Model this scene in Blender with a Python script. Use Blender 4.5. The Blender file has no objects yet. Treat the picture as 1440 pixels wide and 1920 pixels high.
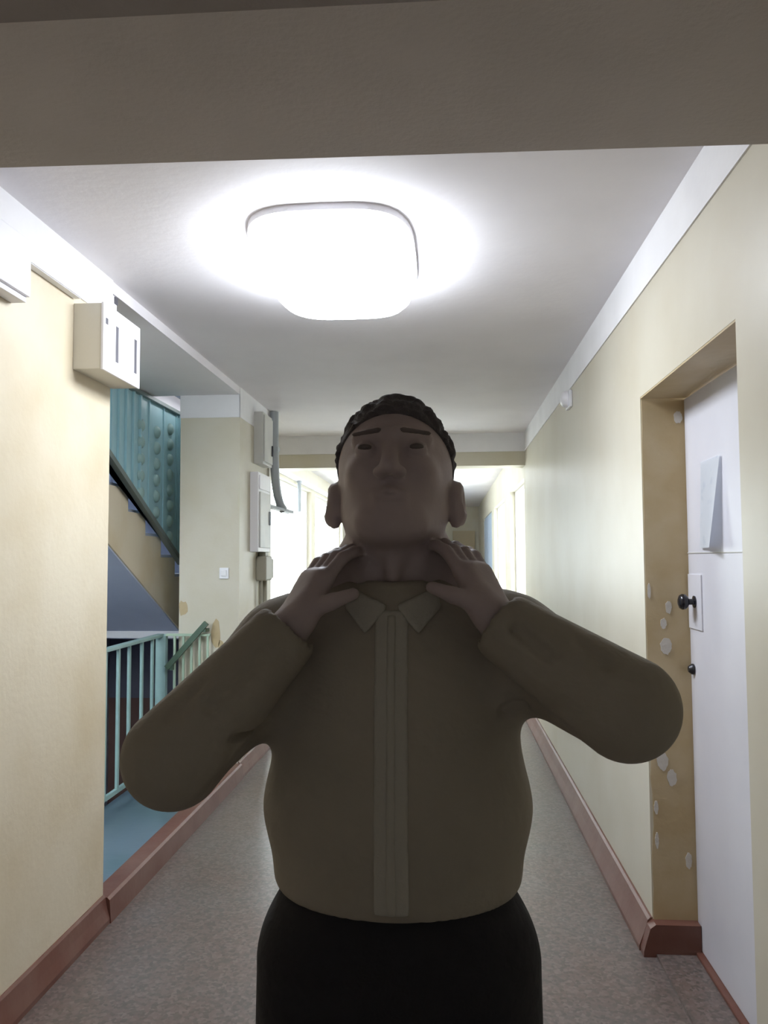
import bpy, bmesh, math, random
import numpy as np
from mathutils import Vector, Matrix
from math import sin, cos, radians, pi

random.seed(4)
SC = bpy.context.scene
COL = SC.collection

# ------------------------------------------------------------------ camera, world, exposure
EYE = Vector((0.0, 0.0, 1.45))
RT = Vector((0.99706985, 0.07631774, -0.00522726))
UP = Vector((0.00960227, -0.0570724, 0.99832386))
FW = Vector((-0.07589149, 0.99544882, 0.05763799))
cam = bpy.data.objects.new('camera', bpy.data.cameras.new('camera'))
COL.objects.link(cam)
cam.matrix_world = Matrix(((RT.x, UP.x, -FW.x, EYE.x), (RT.y, UP.y, -FW.y, EYE.y), (RT.z, UP.z, -FW.z, EYE.z), (0, 0, 0, 1)))
cam.data.sensor_fit = 'VERTICAL'
cam.data.sensor_height = 36.0
cam.data.lens = 1500.0 / 1920.0 * 36.0
cam.data.clip_start = 0.02
SC.camera = cam

world = bpy.data.worlds.new('overcast_sky')
SC.world = world
world.use_nodes = True
wn = world.node_tree.nodes
wn['Background'].inputs[0].default_value = (0.94, 0.97, 1.0, 1)
wn['Background'].inputs[1].default_value = 10.0

LAMP_POWER = 25.0          # emission of the ceiling lamp diffuser
VS = SC.view_settings
VS.view_transform = 'Standard'
VS.look = 'None'
VS.gamma = 1.0
VS.use_curve_mapping = False
VS.exposure = 0.08
SC.cycles.use_denoising = True
SC.cycles.max_bounces = 10
SC.cycles.diffuse_bounces = 6

# ------------------------------------------------------------------ materials
def mat(name, col, rough=0.6, col2=None, nscale=6.0, lo=0.35, hi=0.65, bump=0.0, bscale=60.0, metal=0.0, emit=None, spec=0.5, detail=4.0):
    m = bpy.data.materials.new(name)
    m.use_nodes = True
    nt = m.node_tree
    b = nt.nodes['Principled BSDF']
    b.inputs['Base Color'].default_value = (*col, 1)
    b.inputs['Roughness'].default_value = rough
    b.inputs['Metallic'].default_value = metal
    b.inputs['Specular IOR Level'].default_value = spec
    tc = nt.nodes.new('ShaderNodeTexCoord')
    if col2 is not None:
        n = nt.nodes.new('ShaderNodeTexNoise')
        n.inputs['Scale'].default_value = nscale
        n.inputs['Detail'].default_value = detail
        nt.links.new(tc.outputs['Object'], n.inputs['Vector'])
        r = nt.nodes.new('ShaderNodeMapRange')
        r.inputs['From Min'].default_value = lo
        r.inputs['From Max'].default_value = hi
        nt.links.new(n.outputs['Fac'], r.inputs['Value'])
        mx = nt.nodes.new('ShaderNodeMix')
        mx.data_type = 'RGBA'
        mx.inputs[6].default_value = (*col, 1)
        mx.inputs[7].default_value = (*col2, 1)
        nt.links.new(r.outputs['Result'], mx.inputs[0])
        nt.links.new(mx.outputs[2], b.inputs['Base Color'])
    if bump:
        n2 = nt.nodes.new('ShaderNodeTexNoise')
        n2.inputs['Scale'].default_value = bscale
        n2.inputs['Detail'].default_value = 3
        nt.links.new(tc.outputs['Object'], n2.inputs['Vector'])
        bp = nt.nodes.new('ShaderNodeBump')
        bp.inputs['Strength'].default_value = bump
        bp.inputs['Distance'].default_value = 0.01
        nt.links.new(n2.outputs['Fac'], bp.inputs['Height'])
        nt.links.new(bp.outputs['Normal'], b.inputs['Normal'])
    if emit:
        b.inputs['Emission Color'].default_value = (*emit[0], 1)
        b.inputs['Emission Strength'].default_value = emit[1]
    return m

def terrazzo():
    m = mat('terrazzo', (0.30, 0.26, 0.235), 0.32, bump=0.06, bscale=14)
    nt = m.node_tree
    b = nt.nodes['Principled BSDF']
    tc = nt.nodes.new('ShaderNodeTexCoord')
    v = nt.nodes.new('ShaderNodeTexVoronoi')
    v.inputs['Scale'].default_value = 85
    nt.links.new(tc.outputs['Object'], v.inputs['Vector'])
    cr = nt.nodes.new('ShaderNodeValToRGB')
    e = cr.color_ramp.elements
    e[0].position = 0.0; e[0].color = (0.05, 0.045, 0.04, 1)
    e[1].position = 1.0; e[1].color = (0.22, 0.185, 0.165, 1)
    for p, c in ((0.25, (0.085, 0.08, 0.068)), (0.5, (0.14, 0.098, 0.085)), (0.75, (0.165, 0.13, 0.115))):
        k = cr.color_ramp.elements.new(p); k.color = (*c, 1)
    sx = nt.nodes.new('ShaderNodeSeparateColor')
    nt.links.new(v.outputs['Color'], sx.inputs[0])
    nt.links.new(sx.outputs[0], cr.inputs[0])
    n = nt.nodes.new('ShaderNodeTexNoise')
    n.inputs['Scale'].default_value = 2.2
    n.inputs['Detail'].default_value = 5
    nt.links.new(tc.outputs['Object'], n.inputs['Vector'])
    c2 = nt.nodes.new('ShaderNodeValToRGB')
    c2.color_ramp.elements[0].position = 0.35; c2.color_ramp.elements[0].color = (0.145, 0.10, 0.085, 1)
    c2.color_ramp.elements[1].position = 0.65; c2.color_ramp.elements[1].color = (0.15, 0.132, 0.128, 1)
    nt.links.new(n.outputs['Fac'], c2.inputs[0])
    mx = nt.nodes.new('ShaderNodeMix'); mx.data_type = 'RGBA'
    mx.inputs[0].default_value = 0.5
    nt.links.new(cr.outputs[0], mx.inputs[6]); nt.links.new(c2.outputs[0], mx.inputs[7])
    nt.links.new(mx.outputs[2], b.inputs['Base Color'])
    return m

def glass():
    m = bpy.data.materials.new('window_glass')
    m.use_nodes = True
    nt = m.node_tree
    nt.nodes.remove(nt.nodes['Principled BSDF'])
    t = nt.nodes.new('ShaderNodeBsdfTransparent'); t.inputs[0].default_value = (0.93, 0.97, 0.97, 1)
    g = nt.nodes.new('ShaderNodeBsdfGlossy'); g.inputs['Roughness'].default_value = 0.03
    f = nt.nodes.new('ShaderNodeValue'); f.outputs[0].default_value = 0.05
    mx = nt.nodes.new('ShaderNodeMixShader')
    nt.links.new(f.outputs[0], mx.inputs[0]); nt.links.new(t.outputs[0], mx.inputs[1]); nt.links.new(g.outputs[0], mx.inputs[2])
    nt.links.new(mx.outputs[0], nt.nodes['Material Output'].inputs[0])
    return m

M = {}
M['cream'] = mat('cream_paint', (0.67, 0.59, 0.445), 0.45, (0.59, 0.495, 0.335), 2.6, 0.42, 0.75, 0.10, 45)
M['creamr'] = mat('cream_gloss_paint', (0.60, 0.56, 0.455), 0.36, (0.55, 0.50, 0.385), 2.2, 0.4, 0.75, 0.05, 9)
M['greycream'] = mat('grey_cream_paint', (0.60, 0.56, 0.46), 0.45, (0.56, 0.51, 0.38), 3.0, 0.45, 0.75, 0.08, 40)
M['white'] = mat('white_wash', (0.80, 0.79, 0.80), 0.7, (0.74, 0.73, 0.74), 3.0, 0.4, 0.7, 0.08, 40)
M['ceil'] = mat('ceiling_wash', (0.84, 0.815, 0.835), 0.75, (0.78, 0.755, 0.775), 1.6, 0.4, 0.7, 0.10, 30)
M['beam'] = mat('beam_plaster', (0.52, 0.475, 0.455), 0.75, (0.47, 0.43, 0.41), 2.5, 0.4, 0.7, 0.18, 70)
M['tan'] = mat('tan_paint', (0.46, 0.35, 0.19), 0.5, (0.54, 0.44, 0.28), 4.0, 0.4, 0.65, 0.12, 30)
M['plaster'] = mat('bare_plaster', (0.62, 0.59, 0.54), 0.8, (0.52, 0.48, 0.42), 14, 0.4, 0.7, 0.2, 60)
M['red'] = mat('red_floor_paint', (0.14, 0.052, 0.036), 0.45, (0.175, 0.088, 0.066), 5, 0.4, 0.7, 0.08, 30)
M['floor'] = terrazzo()
M['blue'] = mat('blue_floor_paint', (0.10, 0.165, 0.195), 0.3, (0.14, 0.20, 0.25), 2.5, 0.35, 0.65, 0.06, 20)
M['stairblue'] = mat('blue_grey_wall', (0.46, 0.50, 0.62), 0.6, (0.42, 0.46, 0.58), 3)
M['soffit'] = mat('blue_soffit_paint', (0.60, 0.66, 0.82), 0.6, (0.55, 0.61, 0.77), 3)
M['stairdark'] = mat('slate_void_shade', (0.17, 0.17, 0.23), 0.5, (0.13, 0.13, 0.18), 3)  # slate tone carries the darkness of the void below the half landing
M['stairbrown'] = mat('brown_shade_paint', (0.18, 0.10, 0.085), 0.5)
M['stairtan'] = mat('stringer_paint', (0.76, 0.68, 0.53), 0.55, (0.70, 0.59, 0.40), 3, 0.45, 0.7, 0.08, 40)
M['teal'] = mat('teal_metal_paint', (0.33, 0.54, 0.60), 0.4, (0.38, 0.60, 0.66), 5)
M['teallight'] = mat('pale_teal_paint', (0.33, 0.49, 0.48), 0.4, (0.27, 0.42, 0.41), 8)
M['tealdark'] = mat('dark_teal_paint', (0.17, 0.21, 0.20), 0.4)
M['green'] = mat('green_rail_paint', (0.07, 0.12, 0.08), 0.4)
M['palegreen'] = mat('pale_green_paint', (0.40, 0.52, 0.40), 0.45)
M['door'] = mat('white_door_paint', (0.68, 0.675, 0.73), 0.38, (0.62, 0.62, 0.68), 2.5, 0.4, 0.7, 0.05, 12)
M['tandoor'] = mat('tan_door_paint', (0.50, 0.41, 0.27), 0.45)
M['bluedoor'] = mat('pale_blue_door_paint', (0.42, 0.50, 0.62), 0.4)
M['paper'] = mat('paper', (0.84, 0.86, 0.89), 0.8, (0.70, 0.74, 0.80), 22, 0.55, 0.75)
M['black'] = mat('black_enamel', (0.012, 0.011, 0.016), 0.15)
M['dark'] = mat('dark_metal', (0.05, 0.05, 0.055), 0.35, metal=0.6)
M['slot'] = mat('slot_shadow_paint', (0.10, 0.095, 0.11), 0.7)
M['boxwhite'] = mat('white_metal_paint', (0.84, 0.83, 0.86), 0.4)
M['boxside'] = mat('shaded_metal_paint', (0.70, 0.67, 0.58), 0.45)  # white metal toned down to beige for the box's shaded side
M['plastic'] = mat('white_plastic', (0.82, 0.82, 0.85), 0.4)
M['panelgrey'] = mat('grey_enamel', (0.58, 0.57, 0.53), 0.4, (0.50, 0.50, 0.48), 5)
M['meter'] = mat('grey_beige_plastic', (0.36, 0.34, 0.27), 0.5)
M['pipe'] = mat('grey_pipe_paint', (0.36, 0.39, 0.41), 0.4)
M['frame'] = mat('white_window_paint', (0.76, 0.74, 0.72), 0.4)
M['glass'] = glass()
M['diffuser'] = mat('lamp_diffuser', (0.9, 0.9, 0.9), 0.4, emit=((0.86, 0.92, 1.0), LAMP_POWER))
M['skin'] = mat('skin', (0.38, 0.31, 0.305), 0.55, (0.33, 0.265, 0.265), 12, 0.4, 0.7, 0.05, 120)
M['hair'] = mat('short_hair', (0.075, 0.065, 0.07), 0.8, bump=0.5, bscale=400)
M['eye'] = mat('dark_eye', (0.10, 0.08, 0.075), 0.3)
M['brow'] = mat('brow_hair', (0.13, 0.105, 0.10), 0.8)
M['jacket'] = mat('olive_cloth', (0.30, 0.265, 0.215), 0.85, (0.255, 0.225, 0.18), 5, 0.35, 0.7, 0.35, 35)
M['jacketlight'] = mat('grey_olive_cloth', (0.36, 0.34, 0.29), 0.85, bump=0.2, bscale=200)
M['zip'] = mat('zip_tape', (0.34, 0.32, 0.27), 0.6)
M['trousers'] = mat('black_cloth', (0.010, 0.009, 0.012), 0.9, bump=0.25, bscale=40)
M['shoe'] = mat('dark_shoe', (0.02, 0.02, 0.02), 0.5)

# ------------------------------------------------------------------ helpers
WL = {}                                     # world position of each object

def tag(o, label=None, cat=None, group=None, kind=None):
    if label: o['label'] = label
    if cat: o['category'] = cat
    if group: o['group'] = group
    if kind: o['kind'] = kind
    return o

def empty(name, loc, label=None, cat=None, group=None, kind=None):
    o = bpy.data.objects.new(name, None)
    o.empty_display_size = 0.1
    COL.objects.link(o)
    o.location = loc
    WL[o.name] = Vector(loc)
    return tag(o, label, cat, group, kind)

def place(name, me, material, parent=None, smooth=False, **tags):
    """link a mesh given in world coordinates as ONE object with its origin at its base"""
    n = len(me.vertices)
    co = np.empty(n * 3, np.float32)
    me.vertices.foreach_get('co', co)
    co = co.reshape(-1, 3)
    lo, hi = co.min(0), co.max(0)
    org = Vector(((lo[0] + hi[0]) / 2, (lo[1] + hi[1]) / 2, lo[2]))
    co -= np.array(org, np.float32)
    me.vertices.foreach_set('co', co.ravel())
    me.update()
    for m in (material if isinstance(material, list) else [material]):
        me.materials.append(m)
    if smooth:
        me.polygons.foreach_set('use_smooth', [True] * len(me.polygons))
    o = bpy.data.objects.new(name, me)
    COL.objects.link(o)
    o.location = org
    if parent is not None:
        o.parent = parent
        o.matrix_parent_inverse = Matrix.Translation(-WL[parent.name])
        o.location = org
    WL[o.name] = org
    return tag(o, **tags)

class MB:
    """collects boxes, bars, tubes and prisms; build() makes one mesh object"""
    def __init__(self):
        self.bm = bmesh.new()
    def box(self, x0, x1, y0, y1, z0, z1, bev=0.0):
        r = bmesh.ops.create_cube(self.bm, size=1.0)
        vs = r['verts']
        for v in vs:
            v.co = Vector((x0 + (v.co.x + .5) * (x1 - x0), y0 + (v.co.y + .5) * (y1 - y0), z0 + (v.co.z + .5) * (z1 - z0)))
        if bev:
            es = list({e for v in vs for e in v.link_edges})
            bmesh.ops.bevel(self.bm, geom=es, offset=bev, segments=2, affect='EDGES', profile=0.6)
        return self
    def prism(self, pts, axis, a, b):
        """polygon extruded along axis; pts are the two remaining coordinates in x,y,z order"""
        def P(u, w, t):
            return {'x': (t, u, w), 'y': (u, t, w), 'z': (u, w, t)}[axis]
        A = [self.bm.verts.new(P(u, w, a)) for u, w in pts]
        B = [self.bm.verts.new(P(u, w, b)) for u, w in pts]
        self.bm.faces.new(A); self.bm.faces.new(B[::-1])
        for i in range(len(pts)):
            j = (i + 1) % len(pts)
            self.bm.faces.new((A[i], B[i], B[j], A[j]))
        return self
    def tube(self, path, r, seg=12):
        path = [Vector(p) for p in path]
        rings = []
        for i, p in enumerate(path):
            d = (path[min(i + 1, len(path) - 1)] - path[max(i - 1, 0)]).normalized()
            u = d.cross(Vector((0.31, 0.2, 0.93) if abs(d.z) < 0.9 else (1, 0, 0))).normalized()
            w = d.cross(u)
            rr = r[i] if isinstance(r, (list, tuple)) else r
            rings.append([self.bm.verts.new(p + (u * cos(2 * pi * k / seg) + w * sin(2 * pi * k / seg)) * rr) for k in range(seg)])
        for a, b in zip(rings[:-1], rings[1:]):
            for k in range(seg):
                self.bm.faces.new((a[k], a[(k + 1) % seg], b[(k + 1) % seg], b[k]))
        self.bm.faces.new(rings[0][::-1]); self.bm.faces.new(rings[-1])
        return self
    def bar(self, a, b, w, h, upv=(0, 0, 1)):
        """rectangular bar from a to b"""
        a, b = Vector(a), Vector(b)
        d = (b - a).normalized()
        s = d.cross(Vector(upv)).normalized() * (w / 2)
        t = s.cross(d).normalized() * (h / 2)
        A = [self.bm.verts.new(a + q) for q in (s + t, -s + t, -s - t, s - t)]
        B = [self.bm.verts.new(b + q) for q in (s + t, -s + t, -s - t, s - t)]
        self.bm.faces.new(A); self.bm.faces.new(B[::-1])
        for i in range(4):
            j = (i + 1) % 4
            self.bm.faces.new((A[i], B[i], B[j], A[j]))
        return self
    def lathe(self, c, axis, prof, seg=28):
        """profile of (distance along axis, radius)"""
        ax = Vector(axis).normalized()
        u = ax.orthogonal().normalized(); w = ax.cross(u)
        rings = []
        for t, r in prof:
            rings.append([self.bm.verts.new(Vector(c) + ax * t + (u * cos(2 * pi * k / seg) + w * sin(2 * pi * k / seg)) * max(r, 1e-4)) for k in range(seg)])
        for a, b in zip(rings[:-1], rings[1:]):
            for k in range(seg):
                self.bm.faces.new((a[k], a[(k + 1) % seg], b[(k + 1) % seg], b[k]))
        self.bm.faces.new(rings[0][::-1]); self.bm.faces.new(rings[-1])
        return self
    def build(self, name, material, parent=None, smooth=False, **tags):
        bmesh.ops.recalc_face_normals(self.bm, faces=self.bm.faces[:])
        me = bpy.data.meshes.new(name)
        self.bm.to_mesh(me)
        self.bm.free()
        o = place(name, me, material, parent, False, **tags)
        if smooth:
            for p in me.polygons:
                p.use_smooth = True
            me.set_sharp_from_angle(angle=radians(40))
        return o

S = dict(kind='structure')
H = 2.615; XR = 0.75; XL = -1.38; BEAM = 2.30

# ------------------------------------------------------------------ the setting
fl = MB().box(-1.36, 1.1, -0.55, 18.2, -0.12, 0.0).build('floor', M['floor'], **S)
MB().box(-1.75, -1.36, 6.25, 18.2, -0.12, 0.0).build('terrazzo_bay', M['floor'], fl)
lf = MB().box(-1.97, -1.44, 2.0, 5.29, -0.12, 0.03).build('floor', M['blue'], **S)

# ceilings
MB().box(XL - .01, XR + .3, -0.55, 7.5, H, H + .12).build('ceiling', M['ceil'], **S)
MB().box(-1.97, XL, 2.0, 5.29, H - .05, H + .12).build('ceiling', M['ceil'], **S)
MB().box(-2.25, -1.97, 4.0, 5.29, H - .05, H + .05).box(-2.25, -2.0, 5.29, 7.0, H - .05, H + .05).build('ceiling', M['ceil'], **S)
MB().box(-1.75, XR + .3, 7.75, 18.2, H - .02, H + .12).build('ceiling', M['ceil'], **S)
MB().box(-1.76, XL - .01, 6.25, 7.5, H, H + .12).build('ceiling', M['ceil'], **S)

# the deep beam over the near opening, turned a degree from square
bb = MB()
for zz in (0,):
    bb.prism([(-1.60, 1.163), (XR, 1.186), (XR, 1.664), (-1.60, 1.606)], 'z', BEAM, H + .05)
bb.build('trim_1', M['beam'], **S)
# far header over the corridor
hd = MB().box(-1.75, XR, 7.5, 7.75, BEAM + .01, H + .05).build('trim_2', M['greycream'], **S)
MB().box(-1.75, XR, 7.488, 7.502, 2.44, H).build('white_band', M['white'], hd)

# right wall with the door niche, then the window bays
NY0, NY1, NX, NZ = 2.09, 3.103, 0.91, 2.06
wr = MB()
wr.box(XR, 1.0, -0.55, NY0, 0, H)
wr.box(XR, 1.0, NY0, NY1, NZ, H)
wr.box(XR, 1.0, NY1, 7.5, 0, H)
wr = wr.build('wall_right', M['creamr'], **S)
# painted lining of the niche (tan), its broken front edge and patches of bare plaster
def ragged(y, z0, z1, x0, x1, n, amp):
    pts = [(x1, z0)]
    for i in range(n + 1):
        t = i / n
        pts.append((x0 + amp * random.random() * (1.0 if t < 0.45 else 0.25), z0 + (z1 - z0) * t))
    pts.append((x1, z1))
    return pts
MB().prism(ragged(0, .11, NZ - .004, XR + .002, NX + .02, 34, .012), 'y', NY1 - .004, NY1 + .001).build('reveal_paint', M['tan'], wr)
MB().box(XR + .001, NX + .02, NY0, NY1, NZ - .006, NZ).build('reveal_head', M['tan'], wr)
MB().box(XR + .001, NX + .02, NY0 - .001, NY0 + .003, 0.1, NZ).build('reveal_paint', M['tan'], wr)
def patch(cx, cz, rx, rz, n=24):
    pts = []
    for i in range(n):
        a = 2 * pi * i / n
        k = 0.85 + 0.22 * random.random()
        pts.append((cx + rx * k * cos(a), cz + rz * k * sin(a)))
    MB().prism(pts, 'y', NY1 - .007, NY1 - .003).build('plaster_patch', M['plaster'], wr)
for a in ((.822, 1.115, .022, .032), (.815, 1.20, .012, .02), (.835, 1.26, .012, .025), (.80, .69, .022, .035), (.832, .63, .018, .03), (.772, .52, .008, .025), (.772, .40, .007, .03), (.885, .33, .012, .03), (.888, 1.98, .016, .025), (.765, 1.32, .006, .03)):
    patch(*a)
wf = MB()
WINS_R = [(7.62, 9.30), (10.15, 12.35)]
DOOR_R = (12.95, 15.6)
wf.box(XR, 1.0, 7.75, 18.2, 2.2, H)
wf.box(XR, 1.0, 7.75, 12.95, 0, .86)
wf.box(XR, 1.0, 9.30, 10.15, .86, 2.2); wf.box(XR, 1.0, 12.35, 12.95, .86, 2.2); wf.box(XR, 1.0, 15.6, 18.2, 0, 2.2)
wf.box(XR, 1.0, 7.5, 7.62, 0, H); wf.box(XR, 1.0, 7.62, 7.75, 0, .86); wf.box(XR, 1.0, 7.62, 7.75, 2.2, H)
wf.build('wall_right', M['greycream'], **S)

# near left wall, and the pier beyond the landing
wl = MB().box(-1.66, XL, -0.55, 3.19, 0, H).build('wall_left', M['cream'], **S)
pier = MB().box(-1.79, XL, 5.29, 6.25, 0, H).build('wall_pier', M['greycream'], **S)
MB().box(-1.793, XL + .002, 5.286, 5.292, 2.41, H - .045).build('white_band', M['white'], pier)
MB().box(XL - .001, XL + .003, 5.286, 6.25, 2.41, H).build('white_band', M['white'], pier)
for cx, cz, rx, rz in ((-1.535, .96, .03, .10), (-1.50, .86, .02, .05), (-1.76, 1.12, .03, .05)):
    pts = [(cx + rx * (0.8 + .4 * random.random()) * cos(2 * pi * i / 12), cz + rz * (0.8 + .4 * random.random()) * sin(2 * pi * i / 12)) for i in range(12)]
    MB().prism(pts, 'y', 5.287, 5.291).build('yellow_patch', M['tan'], pier)
# far left wall with windows
WINS_L = [(7.95, 10.4), (10.7, 13.6)]
w2 = MB()
w2.box(-2.0, -1.75, 6.25, 18.2, 0, .9); w2.box(-2.0, -1.75, 6.25, 18.2, 2.32, H)
for a, b in ((6.25, 7.95), (10.4, 10.7), (13.6, 18.2)):
    w2.box(-2.0, -1.75, a, b, .9, 2.32)
w2.build('wall_left', M['greycream'], **S)
MB().box(-2.0, 1.0, 18.0, 18.2, 0, H).build('wall_front', M['greycream'], **S)
MB().box(-1.66, 1.0, -0.65, -0.55, 0, H).build('added_wall_back', M['white'], **S)  # unseen wall, added close and white to bounce light onto the person

# white limewashed bands under the ceiling
MB().box(XR - .006, XR, 1.66, 7.5, 2.445, H).build('trim_3', M['white'], **S)
MB().box(XL, XL + .006, 1.55, 3.19, 2.445, H).build('trim_4', M['white'], **S)

# baseboards: rounded red cement skirting
def skirting(name, x, y0, y1, sgn, hgt=.12, dep=.05):
    p = [(x, 0), (x + sgn * dep, 0), (x + sgn * dep, .018), (x + sgn * dep * .62, hgt * .55), (x + sgn * dep * .34, hgt * .92), (x + sgn * dep * .16, hgt), (x, hgt)]
    return MB().prism(p, 'y', y0, y1).build(name, M['red'], **S)
skirting('baseboard_right', XR, NY1 - .0, 7.5, -1)
skirting('baseboard_right', XR, -0.55, NY0, -1)
skirting('baseboard_left', XL, -0.55, 3.19, 1, .11, .03)
skirting('baseboard_left', XL, 5.29, 6.25, 1, .11, .03)
MB().prism([(XR - .045, 0), (XR - .045, .018), (XR - .02, .1), (XR, .115), (NX, .115), (NX, 0)], 'y', NY1 - .05, NY1).build('baseboard_niche', M['red'], **S)
MB().box(XR, NX + .005, NY0, NY1, 0, .012).build('trim_5', M['floor'], **S)
MB().box(NX - .02, NX + .01, NY0, NY1, .0, .022, .004).build('trim_6', M['red'], **S)
# raised red kerb between corridor and landing
MB().prism([(-1.345, 0), (-1.352, .09), (-1.362, .10), (-1.44, .10), (-1.44, 0)], 'y', 3.19, 5.29).build('trim_7', M['red'], **S)

# stairwell shell
sw = MB()
sw.box(-3.4, -3.3, 1.9, 7.8, -1.5, 4.0)
sw.build('wall_stairwell', M['stairblue'], **S)
sb = MB().box(-3.4, -2.0, 7.7, 7.8, .9, 2.15).box(-3.4, -2.0, 7.7, 7.8, 3.4, 4.0).box(-3.4, -3.1, 7.7, 7.8, 2.15, 3.4).box(-2.2, -2.0, 7.7, 7.8, 2.15, 3.4).build('wall_stairwell', M['stairblue'], **S)
MB().box(-3.4, -2.0, 7.7, 7.8, .1, .9).build('dark_lower_wall', M['stairdark'], sb)  # wall coloured dark to stand for the unlit void
MB().box(-3.4, -2.0, 7.7, 7.8, -1.5, .1).build('dark_lower_wall', M['stairbrown'], sb)  # brown put into the wall colour for shadow farther down
sn = MB()
sn.box(-3.4, -1.66, 1.9, 2.0, -1.5, 1.2); sn.box(-3.4, -1.66, 1.9, 2.0, 3.6, 4.0)
sn.box(-3.4, -3.1, 1.9, 2.0, 1.2, 3.6); sn.box(-1.9, -1.66, 1.9, 2.0, 1.2, 3.6)
sn.build('wall_stairwell', M['stairblue'], **S)
MB().box(-3.4, -1.66, 1.9, 7.8, 4.0, 4.1).build('ceiling', M['stairblue'], **S)
MB().box(-3.4, -1.97, 1.9, 7.8, -1.6, -1.5).build('floor', M['stairdark'], **S)
MB().box(-1.985, -1.95, 2.0, 5.29, -1.5, -.12).box(-1.97, -1.80, 5.20, 7.7, -1.5, 0.0).build('wall_stairwell', M['stairdark'], **S)
MB().box(-1.99, -1.95, 2.0, 5.29, H + .12, 4.0).box(-2.0, -1.79, 5.29, 7.8, H + .05, 4.0).box(-2.0, -1.79, 6.25, 7.8, 0, H).build('wall_stairwell', M['stairblue'], **S)

# windows and doors of the far corridor, plus added stairwell windows
def window(name, x, y0, y1, z0, z1, cols, rows, sgn):
    o = MB()
    t = .05
    xa, xb = (x + .06, x + .11) if sgn > 0 else (x - .11, x - .06)
    o.box(xa, xb, y0, y1, z0, z0 + t); o.box(xa, xb, y0, y1, z1 - t, z1)
    o.box(xa, xb, y0, y0 + t, z0 + t, z1 - t); o.box(xa, xb, y1 - t, y1, z0 + t, z1 - t)
    w = o.build(name, M['frame'], **S)
    for i in range(1, cols):
        y = y0 + (y1 - y0) * i / cols
        MB().box(xa + .005, xb - .005, y - .02, y + .02, z0 + t, z1 - t).build('mullion', M['frame'], w)
    for j in range(1, rows):
        z = z0 + (z1 - z0) * (0.78 if rows == 2 else j / rows)
        MB().box(xa + .008, xb - .008, y0 + t, y1 - t, z - .018, z + .018).build('transom', M['frame'], w)
    for i in range(cols):
        a = y0 + (y1 - y0) * i / cols; b = y0 + (y1 - y0) * (i + 1) / cols
        MB().box((xa + xb) / 2 - .002, (xa + xb) / 2 + .002, a + .02, b - .02, z0 + .03, z1 - .03).build('pane', M['glass'], w)
    xs = (x - .04, x + .1) if sgn > 0 else (x - .1, x + .04)
    MB().box(xs[0], xs[1], y0 - .03, y1 + .03, z0 - .025, z0 - .001, .004).build('sill', M['frame'], w)
    return w
window('window_1', XR, *WINS_R[0], .86, 2.2, 1, 1, 1)
window('window_2', XR, *WINS_R[1], .86, 2.2, 1, 1, 1)
window('window_3', -1.75, *WINS_L[0], .9, 2.32, 2, 2, -1)
window('window_4', -1.75, *WINS_L[1], .9, 2.32, 2, 2, -1)
wv = MB()
wv.box(-3.1, -1.9, 1.92, 1.97, 1.2, 1.26); wv.box(-3.1, -1.9, 1.92, 1.97, 3.54, 3.6)
wv.box(-3.1, -3.04, 1.92, 1.97, 1.26, 3.54); wv.box(-1.96, -1.9, 1.92, 1.97, 1.26, 3.54)
wv = wv.build('added_window_5', M['frame'], **S)  # unseen window, added to let daylight into the stairwell
MB().box(-3.05, -1.95, 1.94, 1.945, 1.25, 3.55).build('pane', M['glass'], wv)

wu = MB()
wu.box(-3.1, -2.2, 7.73, 7.78, 2.15, 2.21).box(-3.1, -2.2, 7.73, 7.78, 3.34, 3.4).box(-3.1, -3.04, 7.73, 7.78, 2.21, 3.34).box(-2.26, -2.2, 7.73, 7.78, 2.21, 3.34)
wu = wu.build('added_window_6', M['frame'], **S)  # another unseen window, added so daylight reaches the flight and side wall
MB().box(-3.05, -2.25, 7.75, 7.755, 2.2, 3.35).build('pane', M['glass'], wu)

# near white door in the niche
d1 = MB().box(NX + .002, NX + .05, NY0 + .005, NY1 - .004, .024, NZ - .012, .003).build('door_1', M['door'], **S)
MB().box(NX - .002, NX + .004, NY0 + .005, NY0 + .03, .024, NZ - .01).build('door_frame', M['door'], d1)
MB().box(NX - .0006, NX + .003, NY0 + .03, NY1 - .006, 1.462, 1.465).build('sheet_seam', M['panelgrey'], d1)
MB().box(NX - .003, NX + .003, 2.940, 3.092, 1.185, 1.385, .001).build('lock_plate', M['door'], d1)
kn = MB().lathe((NX - .003, 3.015, 1.285), (-1, 0, 0), [(0, .022), (.004, .022), (.006, .011), (.022, .011), (.026, .020), (.034, .0275), (.045, .029), (.054, .024), (.059, .012), (.060, 0.001)]).build('knob', M['black'], d1, True, label='shiny black round door knob')
MB().lathe((NX, 3.062, 1.035), (-1, 0, 0), [(0, .020), (.008, .019), (.011, .016), (.018, .011), (.020, .001)]).build('lock_cylinder', M['dark'], d1, True, label='dark keyhole lock below the knob')
# far doors
d2 = MB().box(.17, .66, 17.93, 17.99, 0.0, 2.05, .004).build('door_2', M['tandoor'], **S)
MB().lathe((.24, 17.93, 1.0), (0, -1, 0), [(0, .02), (.03, .012), (.04, .025), (.07, .022), (.075, .002)]).build('knob', M['dark'], d2, True)
d3 = MB().box(XR + .02, XR + .06, DOOR_R[0], DOOR_R[1], 0.0, 2.2).build('door_3', M['bluedoor'], **S)
for k in range(2):
    a = DOOR_R[0] + .04 + k * 1.30
    MB().box(XR + .005, XR + .022, a, a + 1.27, 0.02, 2.15, .004).build('door_leaf', M['bluedoor'], d3)

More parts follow.
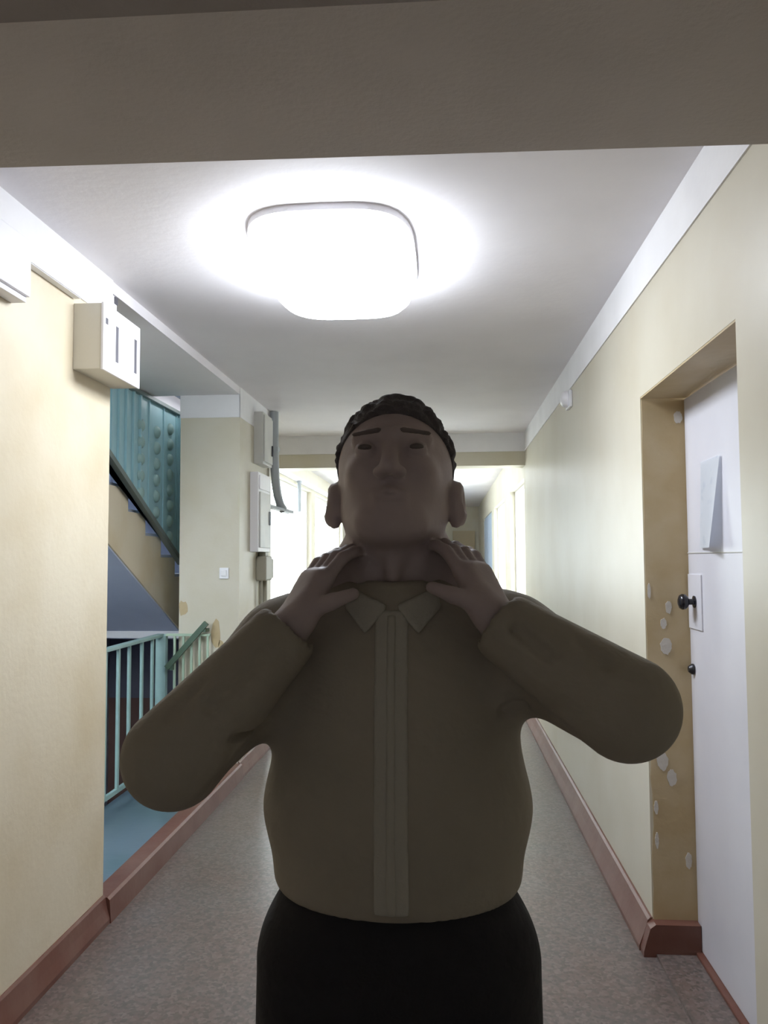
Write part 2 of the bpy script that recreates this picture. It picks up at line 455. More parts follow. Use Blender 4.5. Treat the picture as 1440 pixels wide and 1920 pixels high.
# ------------------------------------------------------------------ things on ceiling and walls
def superellipse(cx, cy, rx, ry, n=40, e=0.55):
    return [(cx + rx * math.copysign(abs(cos(2 * pi * i / n)) ** e, cos(2 * pi * i / n)), cy + ry * math.copysign(abs(sin(2 * pi * i / n)) ** e, sin(2 * pi * i / n))) for i in range(n)]
LX, LY = -0.40, 3.0
lamp = empty('ceiling_lamp', (LX, LY, H - .155), 'glowing white opal lamp mounted on the corridor ceiling beyond the beam', 'lamp')
MB().prism(superellipse(LX, LY, .30, .46), 'z', H - .022, H).build('mounting_plate', M['boxwhite'], lamp)
bm = bmesh.new()
rings = []
for z, k in ((H - .022, 1.0), (H - .075, 1.0), (H - .105, .97), (H - .13, .89), (H - .147, .74), (H - .155, .45)):
    rings.append([bm.verts.new((x, y, z)) for x, y in superellipse(LX, LY, .285 * k, .445 * k)])
for a, b in zip(rings[:-1], rings[1:]):
    for i in range(40):
        bm.faces.new((a[i], a[(i + 1) % 40], b[(i + 1) % 40], b[i]))
bm.faces.new(rings[0][::-1]); bm.faces.new(rings[-1])
q = MB(); q.bm.free(); q.bm = bm
q.build('diffuser', M['diffuser'], lamp, True)

# slotted metal box on the left wall
bx = empty('slotted_box', (-1.32, 3.03, 2.16), 'white metal box with two dark vertical slots high on the left wall edge', 'box')
MB().box(XL, -1.272, 2.852, 3.205, 2.16, 2.41, .003).build('housing', M['boxside'], bx)
MB().box(-1.272, -1.262, 2.850, 3.207, 2.158, 2.413, .002).build('front_plate', M['boxwhite'], bx)
for y0, y1, z0, z1 in ((2.962, 2.986, 2.212, 2.352), (3.146, 3.170, 2.212, 2.352), (2.868, 2.888, 2.335, 2.358)):
    MB().box(-1.2625, -1.2608, y0, y1, z0, z1).build('slot', M['slot'], bx)
# white box at the left edge of the frame
jb = empty('junction_box', (-1.35, 2.2, 2.27), 'plain white box at the far left edge, below the white band', 'box')
MB().box(XL, XL + .062, 2.0, 2.43, 2.29, 2.475, .006).build('cover', M['boxwhite'], jb)
MB().box(XL, XL + .05, 2.005, 2.425, 2.272, 2.292, .003).build('base', M['boxwhite'], jb)
# trunking from that box to the slotted one
tr = empty('cable_trunking', (XL, 2.64, 2.42), 'thin white cable trunking running along the left wall to the slotted box', 'trunking')
MB().box(XL, XL + .03, 2.43, 2.85, 2.425, 2.452, .003).build('channel', M['plastic'], tr)
MB().box(XL + .03, XL + .033, 2.43, 2.85, 2.428, 2.449).build('cover', M['plastic'], tr)
tv = empty('cable_trunking', (XL, 3.23, 2.42), 'short upright white trunking above the slotted box at the wall corner', 'trunking')
MB().box(XL - .05, XL - .004, 3.19, 3.255, 2.30, H - .052, .003).build('channel', M['plastic'], tv)
MB().box(XL - .03, XL - .0, 3.225, 3.257, H - .085, H - .055, .003).build('end_clip', M['slot'], tv)

# wall sensor on the right wall
sm = empty('wall_sensor', (XR, 4.77, 2.32), 'small rounded white detector high on the right wall under the white band', 'detector')
MB().box(XR - .02, XR, 4.70, 4.84, 2.33, 2.43, .006).build('base', M['plastic'], sm)
MB().lathe((XR - .018, 4.77, 2.385), (-1, 0, 0), [(0, .05), (.02, .048), (.034, .038), (.042, .02), (.044, .001)]).build('dome', M['boxwhite'], sm, True)

# paper on the door: a sheet curling off the door at its free edge
def paper():
    bm = bmesh.new()
    nu, nv = 12, 14
    g = []
    for j in range(nv + 1):
        row = []
        v = j / nv
        for i in range(nu + 1):
            u = i / nu
            y = 2.905 - u * .205
            z = 1.785 - v * .305
            lift = .003 + .034 * (u ** 1.6) * (.06 + .94 * v) + .004 * v
            row.append(bm.verts.new((NX - lift, y + .02 * v, z)))
        g.append(row)
    for j in range(nv):
        for i in range(nu):
            bm.faces.new((g[j][i], g[j][i + 1], g[j + 1][i + 1], g[j + 1][i]))
    r = bmesh.ops.solidify(bm, geom=bm.faces[:], thickness=.0008)
    q = MB(); q.bm.free(); q.bm = bm
    return q.build('paper_notice', M['paper'], None, True, label='white sheet of paper stuck to the white door, curling off at one side', cat='notice')
paper()

# electrical things on the pier's corridor face
def sl(name, loc, label, cat, group=None): return empty(name, loc, label, cat, group)
ub = sl('distribution_box', (XL, 5.84, 2.14), 'upper grey-white electrical cabinet under the ceiling on the pier', 'cabinet')
MB().box(XL, XL + .07, 5.68, 5.98, 2.14, 2.52, .005).build('housing', M['panelgrey'], ub)
MB().box(XL + .07, XL + .08, 5.695, 5.965, 2.16, 2.50, .003).build('door', M['panelgrey'], ub)
MB().box(XL + .08, XL + .092, 5.92, 5.94, 2.22, 2.30, .002).build('latch', M['dark'], ub)
lb = sl('electrical_panel', (XL, 5.75, 1.5), 'tall white electrical panel with a lighter door in the middle of the pier', 'cabinet')
MB().box(XL, XL + .06, 5.58, 5.96, 1.50, 2.07, .004).build('housing', M['boxwhite'], lb)
MB().box(XL + .06, XL + .072, 5.605, 5.935, 1.53, 1.93, .003).build('door', M['panelgrey'], lb)
MB().box(XL + .06, XL + .068, 5.605, 5.935, 1.95, 2.05, .003).build('top_cover', M['boxwhite'], lb)
MB().box(XL + .072, XL + .084, 5.87, 5.90, 1.70, 1.80, .002).build('handle', M['pipe'], lb)
mt = sl('meter_box', (XL, 5.86, 1.28), 'small grey-beige meter box under the white electrical panel', 'box')
MB().box(XL, XL + .08, 5.76, 5.96, 1.29, 1.47, .012).build('housing', M['meter'], mt)
MB().box(XL, XL + .055, 5.96, 6.12, 1.30, 1.45, .008).build('side_box', M['meter'], mt)
MB().box(XL + .01, XL + .06, 5.82, 5.92, 1.47, 1.50, .004).build('cable_gland', M['meter'], mt)
for k, (y, r) in enumerate(((5.80, .012), (5.92, .02))):
    c = sl('conduit_pipe', (XL, y, .11), ('thin nearer beige conduit dropping from the meter box', 'thicker farther beige conduit dropping from the meter box')[k], 'pipe', 'conduits under the meter box')
    MB().tube([(XL + .03, y, .11), (XL + .03, y, .7), (XL + .03, y, 1.29)], r).build('tube', M['meter'], c, True)
    MB().box(XL, XL + .05, y - .02, y + .02, .75, .78, .003).build('clip', M['pipe'], c)
bp = sl('bent_pipe', (XL, 6.3, 1.85), 'grey pipe dropping from the ceiling past the cabinets and bending to a foot plate', 'pipe')
pp = [(XL + .04, 6.20, H - .005), (XL + .04, 6.20, 2.4), (XL + .045, 6.20, 2.15), (XL + .05, 6.21, 2.05), (XL + .06, 6.24, 1.95), (XL + .075, 6.28, 1.87), (XL + .09, 6.31, 1.84)]
MB().tube(pp, .034, 14).build('tube', M['pipe'], bp, True)
MB().bar((XL + .0, 6.10, 1.86), (XL + .13, 6.40, 1.825), .06, .02).build('foot_plate', M['pipe'], bp)
MB().box(XL, XL + .078, 6.16, 6.24, 2.3, 2.33, .003).build('clip', M['pipe'], bp)
ft = sl('cable_trunking', (-1.73, 7.85, 2.35), 'white trunking along the far left wall above the bright windows', 'trunking')
MB().box(-1.75, -1.71, 7.76, 13.0, 2.36, 2.41, .004).build('channel', M['plastic'], ft)
dp = sl('drop_rod', (-1.73, 9.2, 2.0), 'short thin dark upright rod in front of the far left window', 'rod')
MB().tube([(-1.70, 9.25, 2.0), (-1.70, 9.25, 2.365)], .022).build('tube', M['pipe'], dp, True)
MB().lathe((-1.70, 9.25, 2.34), (0, 0, 1), [(0, .03), (.02, .03)]).build('collar', M['pipe'], dp)

sw_ = empty('light_switch', (-1.48, 5.28, 1.32), 'small white light switch on the pier face beside the stairs', 'switch')
MB().box(-1.512, -1.448, 5.276, 5.29, 1.318, 1.392, .004).build('plate', M['plastic'], sw_)
MB().box(-1.498, -1.462, 5.268, 5.277, 1.335, 1.375, .003).build('rocker', M['boxwhite'], sw_)

# ------------------------------------------------------------------ staircase
RUN, RISE, Y0, ZT = .30, .147, 5.593, 1.464
st = empty('staircase', (-2.5, 5.5, 0.9), 'cream stair flight with a sawtooth side rising behind the left wall', 'stairs')
lo_n, hi_n = -1, 9
top = []
for n in range(lo_n, hi_n + 1):
    z = ZT + RISE * n
    top += [(Y0 - RUN * (n - 1), z), (Y0 - RUN * n, z)]
yA, yB = top[0][0], top[-1][0]
def soff(y): return 1.057 + (5.728 - y) * .477
poly = top + [(yB, soff(yB)), (yA, soff(yA))]
MB().prism(poly, 'x', -3.27, -2.03).build('flight', M['stairtan'], st)
for n in range(lo_n, hi_n + 1):
    z = ZT + RISE * n
    MB().box(-3.27, -2.05, Y0 - RUN * n - .0, Y0 - RUN * (n - 1) + .02, z + .0005, z + .022, .003).build('tread', M['stairblue'], st)
MB().box(-3.29, -2.03, 6.18, 7.69, .93, 1.17).build('landing_slab', M['stairblue'], st)
MB().box(-3.27, -2.03, 6.03, 6.17, .845, .93, .004).build('landing_beam', M['boxwhite'], st, label='white painted beam under the half landing')
MB().prism([(yA, soff(yA) - .012), (yA, soff(yA) - .001), (yB, soff(yB) - .001), (yB, soff(yB) - .012)], 'x', -3.26, -2.04).build('soffit', M['soffit'], st, label='blue painted underside of the flight')

# teal grille filling the space above the flight
gr = empty('stair_grille', (-1.99, 4.6, 1.5), 'teal metal screen of bars and studs filling the space above the stair flight', 'grille')
def gz(y): return ZT + .115 + (Y0 - y) * (RISE / RUN)
ya, yb, zt = 3.25, 5.86, 2.555
MB().prism([(ya, gz(ya)), (yb, gz(yb)), (yb, zt), (ya, zt)], 'x', -2.006, -2.001).build('sheet', M['teal'], gr)
MB().bar((-1.99, ya, gz(ya)), (-1.99, yb + .05, gz(yb + .05)), .04, .035).build('bottom_rail', M['tealdark'], gr, label='dark sloping bottom rail')
MB().bar((-1.985, ya, zt - .012), (-1.985, yb, zt - .012), .03, .024).build('top_rail', M['tealdark'], gr, label='dark top rail')
y = 3.35
while y < 5.1:
    MB().box(-2.0, -1.984, y, y + .02, gz(y), zt - .024).build('bar', M['teal'], gr)
    y += .115
for y in (5.25, 5.53, 5.80):
    MB().box(-2.0, -1.990, y - .006, y + .006, gz(y), zt - .024).build('bar', M['teal'], gr)
for i, y in enumerate((5.105, 5.397, 5.665)):
    z = gz(y) + .07 + .03 * (i % 2)
    while z < zt - .12:
        MB().lathe((-2.0, y, z), (1, 0, 0), [(0, .045), (.012, .042), (.024, .026), (.028, .004)], 12).build('stud', M['teallight'], gr, True)
        z += .112
MB().bar((-1.99, yb - .01, gz(yb)), (-1.99, yb - .01, zt), .025, .03, (0, 1, 0)).build('end_post', M['teal'], gr)

# guard rail round the landing
gd = empty('guard_railing', (-1.9, 4.4, .03), 'pale teal guard rail with thin upright bars on the blue landing', 'railing')
MB().box(-1.925, -1.875, 3.2, 5.25, .935, .955, .004).build('handrail', M['teallight'], gd)
MB().box(-1.91, -1.89, 3.2, 5.25, .11, .135).build('bottom_rail', M['teallight'], gd)
for y in (3.30, 3.48, 3.66, 3.84, 4.02, 4.20, 4.38, 4.56, 4.72, 4.92, 5.10):
    MB().box(-1.908, -1.892, y - .011, y + .011, .135, .935).build('bar', M['teallight'], gd)
MB().box(-1.93, -1.86, 5.235, 5.28, .03, .95, .004).build('post', M['teallight'], gd)
gp = empty('side_railing', (-1.7, 5.22, .03), 'faded green railing section in front of the pier', 'railing')
MB().box(-1.86, -1.56, 5.23, 5.25, .94, .956, .002).build('top_bar', M['palegreen'], gp)
for x in (-1.80, -1.74, -1.685, -1.63, -1.575):
    MB().box(x - .007, x + .007, 5.233, 5.247, .03, .94).build('bar', M['palegreen'], gp)
dh = empty('sloping_handrail', (-1.7, 5.2, .7), 'dark green handrail sloping up across the pale green bars', 'handrail')
MB().bar((-1.84, 5.205, .735), (-1.575, 5.205, 1.03), .028, .035).build('rail', M['green'], dh)
MB().box(-1.82, -1.80, 5.2, 5.232, .72, .76).build('bracket', M['green'], dh)
MB().box(-1.60, -1.58, 5.2, 5.292, .97, .99).build('bracket', M['green'], dh)

# ------------------------------------------------------------------ person: signed-distance modelling
class Field:
    def __init__(s, lo, hi, res):
        s.lo = np.array(lo, float); s.res = res
        s.n = np.ceil((np.array(hi) - s.lo) / res).astype(int) + 1
        s.f = np.full(s.n, 1.0, np.float32)
    def _win(s, a, b, pad):
        i0 = np.maximum(np.floor((np.array(a) - pad - s.lo) / s.res).astype(int), 0)
        i1 = np.minimum(np.ceil((np.array(b) + pad - s.lo) / s.res).astype(int) + 1, s.n)
        sl = tuple(slice(p, q) for p, q in zip(i0, i1))
        ax = [s.lo[k] + s.res * np.arange(i0[k], i1[k]) for k in range(3)]
        X, Y, Z = np.meshgrid(*ax, indexing='ij')
        return sl, X, Y, Z
    def mix(s, sl, d, k, op):
        f = s.f[sl]
        if op == 'add':
            if k <= 0: s.f[sl] = np.minimum(f, d)
            else:
                h = np.maximum(k - np.abs(f - d), 0) / k
                s.f[sl] = np.minimum(f, d) - h * h * k * .25
        elif op == 'sub':
            d = -d
            h = np.maximum(k - np.abs(f - d), 0) / max(k, 1e-6)
            s.f[sl] = np.maximum(f, d) + h * h * k * .25
    def cone(s, a, b, ra, rb, k=.02, op='add'):
        a, b = np.array(a, float), np.array(b, float)
        r = max(ra, rb)
        sl, X, Y, Z = s._win(np.minimum(a, b) - r, np.maximum(a, b) + r, k + .03)
        ba = b - a
        t = np.clip(((X - a[0]) * ba[0] + (Y - a[1]) * ba[1] + (Z - a[2]) * ba[2]) / max(ba @ ba, 1e-12), 0, 1)
        d = np.sqrt((X - a[0] - t * ba[0]) ** 2 + (Y - a[1] - t * ba[1]) ** 2 + (Z - a[2] - t * ba[2]) ** 2) - (ra + t * (rb - ra))
        s.mix(sl, d, k, op)
    def ell(s, c, r, k=.02, op='add', tilt=0.0, yaw=0.0):
        c = np.array(c, float); R = max(r)
        sl, X, Y, Z = s._win(c - R, c + R, k + .03)
        x, y, z = X - c[0], Y - c[1], Z - c[2]
        if yaw:
            x, y = x * cos(yaw) + y * sin(yaw), -x * sin(yaw) + y * cos(yaw)
        if tilt:                                  # inverse of the head tilt
            y, z = y * cos(tilt) - z * sin(tilt), y * sin(tilt) + z * cos(tilt)
        k0 = np.sqrt((x / r[0]) ** 2 + (y / r[1]) ** 2 + (z / r[2]) ** 2) + 1e-9
        k1 = np.sqrt((x / r[0] ** 2) ** 2 + (y / r[1] ** 2) ** 2 + (z / r[2] ** 2) ** 2) + 1e-9
        s.mix(sl, k0 * (k0 - 1) / k1, k, op)
    def plane(s, p, n):
        """keep the side the normal points to"""
        n = np.array(n, float); n /= np.linalg.norm(n)
        ax = [s.lo[k] + s.res * np.arange(s.n[k]) for k in range(3)]
        d = -((ax[0] - p[0])[:, None, None] * n[0] + (ax[1] - p[1])[None, :, None] * n[1] + (ax[2] - p[2])[None, None, :] * n[2])
        s.f = np.maximum(s.f, d.astype(np.float32))
    def union(s, o, k=0.0):
        s.mix((slice(None),) * 3, o.f, k, 'add')
    def mesh(s, name):
        """surface nets"""
        f = np.pad(s.f, 1, constant_values=1.0); lo = s.lo - s.res
        ins = f < 0
        nx, ny, nz = np.array(f.shape) - 1
        cnt = np.zeros((nx, ny, nz), np.int8)
        for dx in (0, 1):
            for dy in (0, 1):
                for dz in (0, 1):
                    cnt += ins[dx:dx + nx, dy:dy + ny, dz:dz + nz]
        cell = np.argwhere((cnt > 0) & (cnt < 8))
        idx = np.full((nx, ny, nz), -1, np.int64)
        idx[tuple(cell.T)] = np.arange(len(cell))
        acc = np.zeros((len(cell), 3)); num = np.zeros(len(cell))
        cs = [(a, b, c) for a in (0, 1) for b in (0, 1) for c in (0, 1)]
        for p in cs:
            for k in range(3):
                if p[k]: continue
                q = list(p); q[k] = 1
                fa = f[cell[:, 0] + p[0], cell[:, 1] + p[1], cell[:, 2] + p[2]]
                fb = f[cell[:, 0] + q[0], cell[:, 1] + q[1], cell[:, 2] + q[2]]
                m = (fa < 0) != (fb < 0)
                t = np.where(m, fa / np.where(m, fa - fb, 1), 0)
                pt = np.tile(np.array(p, float), (len(cell), 1)); pt[:, k] += t
                acc[m] += pt[m]; num[m] += 1
        V = lo + s.res * (cell + acc / num[:, None])
        F = []
        for k in range(3):
            i, j = (k + 1) % 3, (k + 2) % 3
            A = [slice(1, -1)] * 3; B = [slice(1, -1)] * 3
            A[k] = slice(0, -1); B[k] = slice(1, None)
            e = np.argwhere(ins[tuple(A)] != ins[tuple(B)])
            for kk in range(3):
                if kk != k: e[:, kk] += 1
            inside = ins[tuple(e.T)]
            def C(di, dj):
                g = e.copy(); g[:, i] -= di; g[:, j] -= dj
                return idx[tuple(g.T)]
            qd = np.stack([C(1, 1), C(0, 1), C(0, 0), C(1, 0)], 1)
            qd[~inside] = qd[~inside][:, ::-1]
            F.append(qd)
        F = np.concatenate(F)
        F = F[(F >= 0).all(1)]
        me = bpy.data.meshes.new(name)
        me.vertices.add(len(V)); me.vertices.foreach_set('co', V.astype(np.float32).ravel())
        me.loops.add(F.size); me.loops.foreach_set('vertex_index', F.ravel().astype(np.int32))
        me.polygons.add(len(F)); me.polygons.foreach_set('loop_start', np.arange(0, F.size, 4, dtype=np.int32))
        me.update(calc_edges=True); me.validate()
        return me

PX, PY = -0.070, 1.12                      # where the person stands
def W(x, y, z): return (PX + x, PY + y, z)
TILT = radians(17)
HC = (0.0, 0.005, 1.567)
def hd_(x, y, z):                          # head-local to world, head tilted back
    return W(HC[0] + x, HC[1] + y * cos(TILT) + z * sin(TILT), HC[2] - y * sin(TILT) + z * cos(TILT))
SH = {-1: (-.168, .015, 1.312), 1: (.168, .015, 1.322)}
EL = {-1: (-.272, -.125, 1.202), 1: (.286, -.125, 1.268)}
WR = {-1: (-.132, -.100, 1.358), 1: (.138, -.100, 1.366)}

def body():
    B = Field(W(-.42, -.26, -.01), W(.42, .22, 1.72), .0042)
    # trunk, hips, legs
    B.ell(W(0, .015, 1.22), (.14, .085, .17)); B.ell(W(0, .02, 1.07), (.12, .07, .14), .05)
    B.ell(W(0, .02, .97), (.125, .07, .09), .05)
    B.cone(W(-.12, .015, 1.32), W(.12, .015, 1.32), .05, .05, .05)
    for s in (-1, 1):
        B.cone(W(s * .09, .01, .90), W(s * .125, .0, .49), .078, .052, .04)
        B.cone(W(s * .125, 0, .49), W(s * .135, .03, .09), .05, .033, .02)
        B.ell(W(s * .145, -.03, .05), (.038, .11, .032), .03)
        B.cone(W(*SH[s]), W(*EL[s]), .048, .040, .03)
        B.cone(W(*EL[s]), W(*WR[s]), .040, .027, .01)
        # trapezius running from the neck down to the shoulder
        B.cone(W(s * .035, .025, 1.46), W(s * .15, .02, 1.33), .038, .042, .03)
    # neck
    B.cone(W(0, .025, 1.36), W(0, .022, 1.52), .066, .062, .03)
    B.cone(W(-.028, -.035, 1.385), W(-.045, -.005, 1.49), .012, .014, .02)
    B.cone(W(.028, -.035, 1.385), W(.045, -.005, 1.49), .012, .014, .02)
    B.cone(W(0, -.045, 1.44), W(0, -.05, 1.425), .010, .009, .015)
    # head
    B.ell(hd_(0, .012, .012), (.0815, .098, .098), .02, tilt=TILT)
    B.ell(hd_(0, -.025, -.045), (.060, .066, .075), .03, tilt=TILT)
    B.ell(hd_(0, -.068, -.098), (.026, .02, .02), .03, tilt=TILT)
    for s in (-1, 1):
        B.ell(hd_(s * .040, -.062, -.024), (.018, .022, .018), .02, tilt=TILT)
        B.cone(hd_(s * .012, -.088, .022), hd_(s * .046, -.074, .022), .010, .009, .012)
        B.ell(hd_(s * .034, -.100, .002), (.019, .017, .012), .012, 'sub', tilt=TILT)
        B.cone(hd_(s * .050, .0, -.06), hd_(s * .032, -.058, -.092), .016, .014, .03)
        # ear
        B.ell(hd_(s * .090, .022, -.036), (.010, .020, .033), .006, tilt=TILT, yaw=s * .35)
        B.ell(hd_(s * .084, .018, -.036), (.012, .024, .030), .008, tilt=TILT)
        B.ell(hd_(s * .101, .012, -.034), (.008, .010, .019), .004, 'sub', tilt=TILT)
        B.cone(hd_(s * .086, .014, -.062), hd_(s * .085, .014, -.068), .008, .007, .006)
        B.ell(hd_(s * .034, -.0835, .001), (.0145, .013, .0115), .003, tilt=TILT)
    B.cone(hd_(0, -.090, .012), hd_(0, -.112, -.034), .008, .0125, .012)
    for s in (-1, 1):
        B.ell(hd_(s * .013, -.101, -.038), (.009, .010, .008), .006, tilt=TILT)
        B.ell(hd_(s * .0075, -.112, -.047), (.0045, .006, .004), .003, 'sub', tilt=TILT)
    B.cone(hd_(-.019, -.086, -.064), hd_(0, -.0935, -.062), .005, .0065, .006)
    B.cone(hd_(.019, -.086, -.064), hd_(0, -.0935, -.062), .005, .0065, .006)
    B.cone(hd_(-.016, -.085, -.075), hd_(.016, -.085, -.075), .0065, .0065, .006)
    B.cone(hd_(-.023, -.094, -.0692), hd_(.023, -.094, -.0692), .0034, .0034, .003, 'sub')
    # hands: palm, thumb and four bent fingers laid on the sides of the neck
    for s in (-1, 1):
        Hf = Field(W(-.42, -.26, -.01), W(.42, .22, 1.72), .0042)
        w = np.array(W(*WR[s]))
        d = np.array((-s * .40, .36, .80)); d /= np.linalg.norm(d)
        nn = np.array((-s * .62, .48, -.50)); nn -= d * (nn @ d); nn /= np.linalg.norm(nn)   # palm towards the neck
        sd = np.cross(d, nn) * (1 if s < 0 else -1)
        if sd[1] > 0: sd = -sd                                                                # thumb side faces forward
        el = np.array(W(*EL[s]))
        Hf.cone(el + (w - el) * .6, w, .030, .025, .01)
        for o in (-.022, -.007, .008, .022):
            Hf.cone(w + sd * o * .6 + d * .012, w + d * .078 + sd * o, .0150, .0125, .016)
        Hf.cone(w + d * .02 + sd * .018, w + d * .045 + sd * .026, .016, .013, .016)
        for o, L, sp in ((.025, .92, .10), (.0085, 1.0, .02), (-.0085, .94, -.05), (-.0245, .76, -.14)):
            p = w + d * .080 + sd * o
            d1 = d + nn * .10 + sd * sp + np.array((0, .25, 0)); d1 /= np.linalg.norm(d1)
            d2 = d + nn * .55 + sd * sp + np.array((0, .6, 0)); d2 /= np.linalg.norm(d2)
            d3 = d * .6 + nn * .95 + np.array((0, .9, 0)); d3 /= np.linalg.norm(d3)
            a = p + d1 * .040 * L; b = a + d2 * .026 * L; c = b + d3 * .020 * L
            Hf.cone(p, a, .0092, .0086, .003); Hf.cone(a, b, .0086, .0080, .003); Hf.cone(b, c, .0080, .0068, .003)
        t0 = w + d * .030 + sd * .026
        t1d = d * .55 + sd * .75 + nn * .25; t1d /= np.linalg.norm(t1d)
        t2d = d * .75 + sd * .25 + nn * .60; t2d /= np.linalg.norm(t2d)
        Hf.cone(w + d * .01 + sd * .012, t0, .014, .0135, .01)
        Hf.cone(t0, t0 + t1d * .034, .0120, .0105, .006); Hf.cone(t0 + t1d * .034, t0 + t1d * .034 + t2d * .030, .0105, .0080, .004)
        B.union(Hf, .003)
    return B

pb = body()
person = place('person', pb.mesh('person'), M['skin'], None, True, label='person in olive jacket and black trousers, hands at the neck, elbows out', cat='person')

def jacket():
    J = Field(W(-.43, -.27, .98), W(.43, .24, 1.47), .005)
    J.ell(W(0, .01, 1.235), (.170, .118, .18), .03)
    J.ell(W(0, .01, 1.11), (.186, .132, .125), .05)
    J.cone(W(-.13, .018, 1.325), W(.13, .018, 1.33), .060, .060, .06)
    for s in (-1, 1):
        J.cone(W(s * .03, .03, 1.40), W(s * .15, .02, 1.335), .045, .052, .03)
        J.cone(W(*SH[s]), W(*EL[s]), .066, .060, .05)
        J.cone(W(*EL[s]), W(*[a + (b - a) * .93 for a, b in zip(EL[s], WR[s])]), .064, .045, .006)
        # folds of the bent sleeves
    for (x0, z0), (x1, z1), rr in (((-.212, 1.272), (-.150, 1.335), .008), ((.155, 1.363), (.195, 1.332), .008), ((-.262, 1.262), (-.225, 1.300), .005), ((.255, 1.325), (.225, 1.350), .005), ((-.19, 1.232), (-.16, 1.245), .006), ((.17, 1.262), (.14, 1.252), .006)):
        ends = []
        for x, z in ((x0, z0), (x1, z1)):
            c = J.f[int(round((PX + x - J.lo[0]) / J.res)), :, int(round((z - J.lo[2]) / J.res))]
            a = max(int(np.argmax(c < 0)), 1)
            ends.append((PX + x, J.lo[1] + J.res * a + .001, z))
        J.cone(ends[0], ends[1], rr, rr * .6, .010, 'sub')
    # blouson hem gathered above the waist
    for z, r in ((1.035, .004),):
        J.ell(W(0, .012, z - .020), (.164, .124, .045), .06)
    # neck opening
    J.cone(W(0, .012, 1.33), W(0, .010, 1.385), .092, .080, .03)
    J.cone(W(0, .0, 1.468), W(0, .01, 1.56), .074, .10, .010, 'sub')
    J.cone(W(0, -.11, 1.418), W(0, -.07, 1.50), .026, .06, .010, 'sub')
    for s in (-1, 1):                       # room for the hands
        J.cone(W(*WR[s]), W(WR[s][0] * .62, -.055, 1.44), .034, .045, .01, 'sub')
    J.plane(W(0, 0, 1.0), (0, 0, 1))
    return J
jk = jacket()
jo = place('jacket', jk.mesh('jacket'), M['jacket'], person, True, label='olive zip jacket with gathered hem')
# button placket and zip: the jacket's own surface, raised along the centre line
ax_x = jk.lo[0] + jk.res * np.arange(jk.n[0]); ax_y = jk.lo[1] + jk.res * np.arange(jk.n[1]); ax_z = jk.lo[2] + jk.res * np.arange(jk.n[2])
def strip(name, half, rise, material, z1):
    Z = Field(jk.lo, jk.lo + jk.res * (jk.n - 1), jk.res)
    Z.f = np.maximum(jk.f - rise, (np.abs(ax_x - PX) - half)[:, None, None]).astype(np.float32)
    Z.f = np.maximum(Z.f, (ax_y - PY + .04)[None, :, None]).astype(np.float32)
    Z.f = np.maximum(Z.f, np.maximum(ax_z - z1, 1.012 - ax_z)[None, None, :]).astype(np.float32)
    return place(name, Z.mesh(name), material, jo, True)
strip('placket', .0215, .0035, M['jacketlight'], 1.383)
strip('zipper', .0055, .0065, M['zip'], 1.378)
# two collar points at the throat
for s_ in (-1, 1):
    CF = Field(jk.lo, jk.lo + jk.res * (jk.n - 1), jk.res)
    CF.f = np.maximum(jk.f - .007, (ax_y - PY + .02)[None, :, None]).astype(np.float32)
    qd = [(.004, 1.388), (.058, 1.412), (.064, 1.385), (.034, 1.352)]
    mid = np.mean(qd, 0)
    for (xa, za), (xb, zb_) in zip(qd, qd[1:] + qd[:1]):
        nx_, nz_ = zb_ - za, xa - xb
        L_ = math.hypot(nx_, nz_); nx_ /= L_; nz_ /= L_
        if (mid[0] - xa) * nx_ + (mid[1] - za) * nz_ > 0: nx_, nz_ = -nx_, -nz_
        CF.f = np.maximum(CF.f, (((ax_x - PX) * s_ - xa) * nx_)[:, None, None] + ((ax_z - za) * nz_)[None, None, :]).astype(np.float32)
    if (CF.f < 0).any():
        place('collar', CF.mesh('collar'), M['jacketlight'], jo, True)

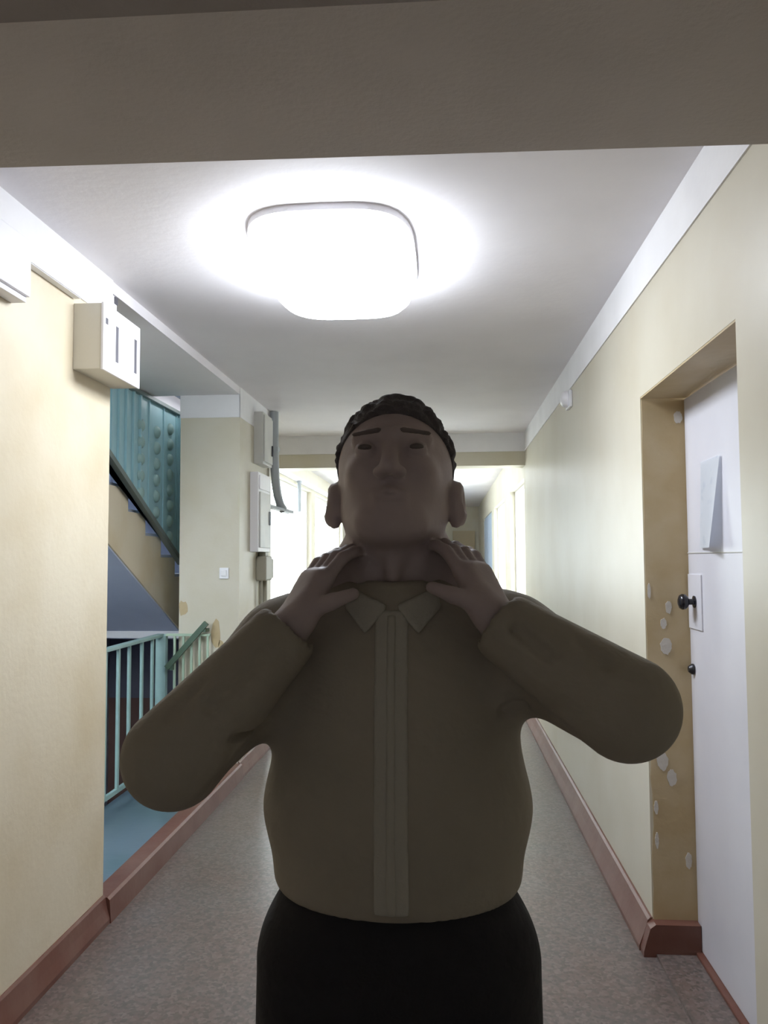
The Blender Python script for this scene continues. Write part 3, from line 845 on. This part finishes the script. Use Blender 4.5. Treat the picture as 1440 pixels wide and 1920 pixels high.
def trousers():
    T = Field(W(-.30, -.19, .05), W(.30, .21, 1.07), .006)
    T.ell(W(0, .012, .94), (.166, .110, .10), .03)
    T.cone(W(-.055, .012, .99), W(.055, .012, .99), .092, .092, .05)
    for s in (-1, 1):
        T.cone(W(s * .098, .008, .90), W(s * .132, .0, .49), .096, .068, .04)
        T.cone(W(s * .132, 0, .49), W(s * .142, .025, .09), .068, .058, .02)
    T.ell(W(0, .012, .84), (.09, .075, .06), .06)
    T.plane(W(0, 0, .075), (0, 0, 1)); T.plane(W(0, 0, 1.045), (0, 0, -1))
    return T
place('trousers', trousers().mesh('trousers'), M['trousers'], person, True, label='black trousers')
def hair():
    A = Field(W(-.12, -.13, 1.45), W(.12, .17, 1.72), .003)
    A.ell(hd_(0, .013, .013), (.0840, .1010, .1010), .01, tilt=TILT)
    for i in range(420):                     # short uneven tufts
        a, b = random.random() * 2 * pi, random.random() * 1.5
        v = np.array((sin(b) * cos(a) * .083, sin(b) * sin(a) * .1, cos(b) * .1))
        k = .003 + .007 * max(0, cos(b)) ** 6
        A.cone(hd_(v[0], v[1] + .013, v[2] + .013), hd_(v[0] * (1 + k * 7), v[1] * (1 + k * 7) + .013, v[2] * (1 + k * 7) + .013), .0045, .0030, .008)
    n0, n1 = hd_(0, 0, 0), hd_(0, .55, .85)
    A.plane(hd_(0, -.060, .050), np.array(n1) - np.array(n0))
    return A
place('hair', hair().mesh('hair'), M['hair'], person, True, label='short dark hair')
for s in (-1, 1):
    E_ = Field(W(-.08, -.16, 1.5), W(.08, 0, 1.66), .0025)
    E_.ell(hd_(s * .034, -.0870, .001), (.0115, .0115, .0062), 0, tilt=TILT)
    place('eye', E_.mesh('eye'), M['eye'], person, True)
    E_ = Field(W(-.08, -.16, 1.5), W(.08, 0, 1.68), .0025)
    E_.cone(hd_(s * .016, -.0955, .024), hd_(s * .050, -.0815, .025), .0042, .003, .002)
    place('eyebrow', E_.mesh('eyebrow'), M['brow'], person, True)
    F_ = Field(W(-.24, -.22, 0), W(.24, .14, .16), .006)
    F_.ell(W(s * .148, -.055, .035), (.048, .11, .048), .03)
    F_.cone(W(s * .142, .03, .05), W(s * .142, .03, .10), .052, .050, .04)
    F_.plane(W(0, 0, .002), (0, 0, 1))
    place('shoe', F_.mesh('shoe'), M['shoe'], person, True)
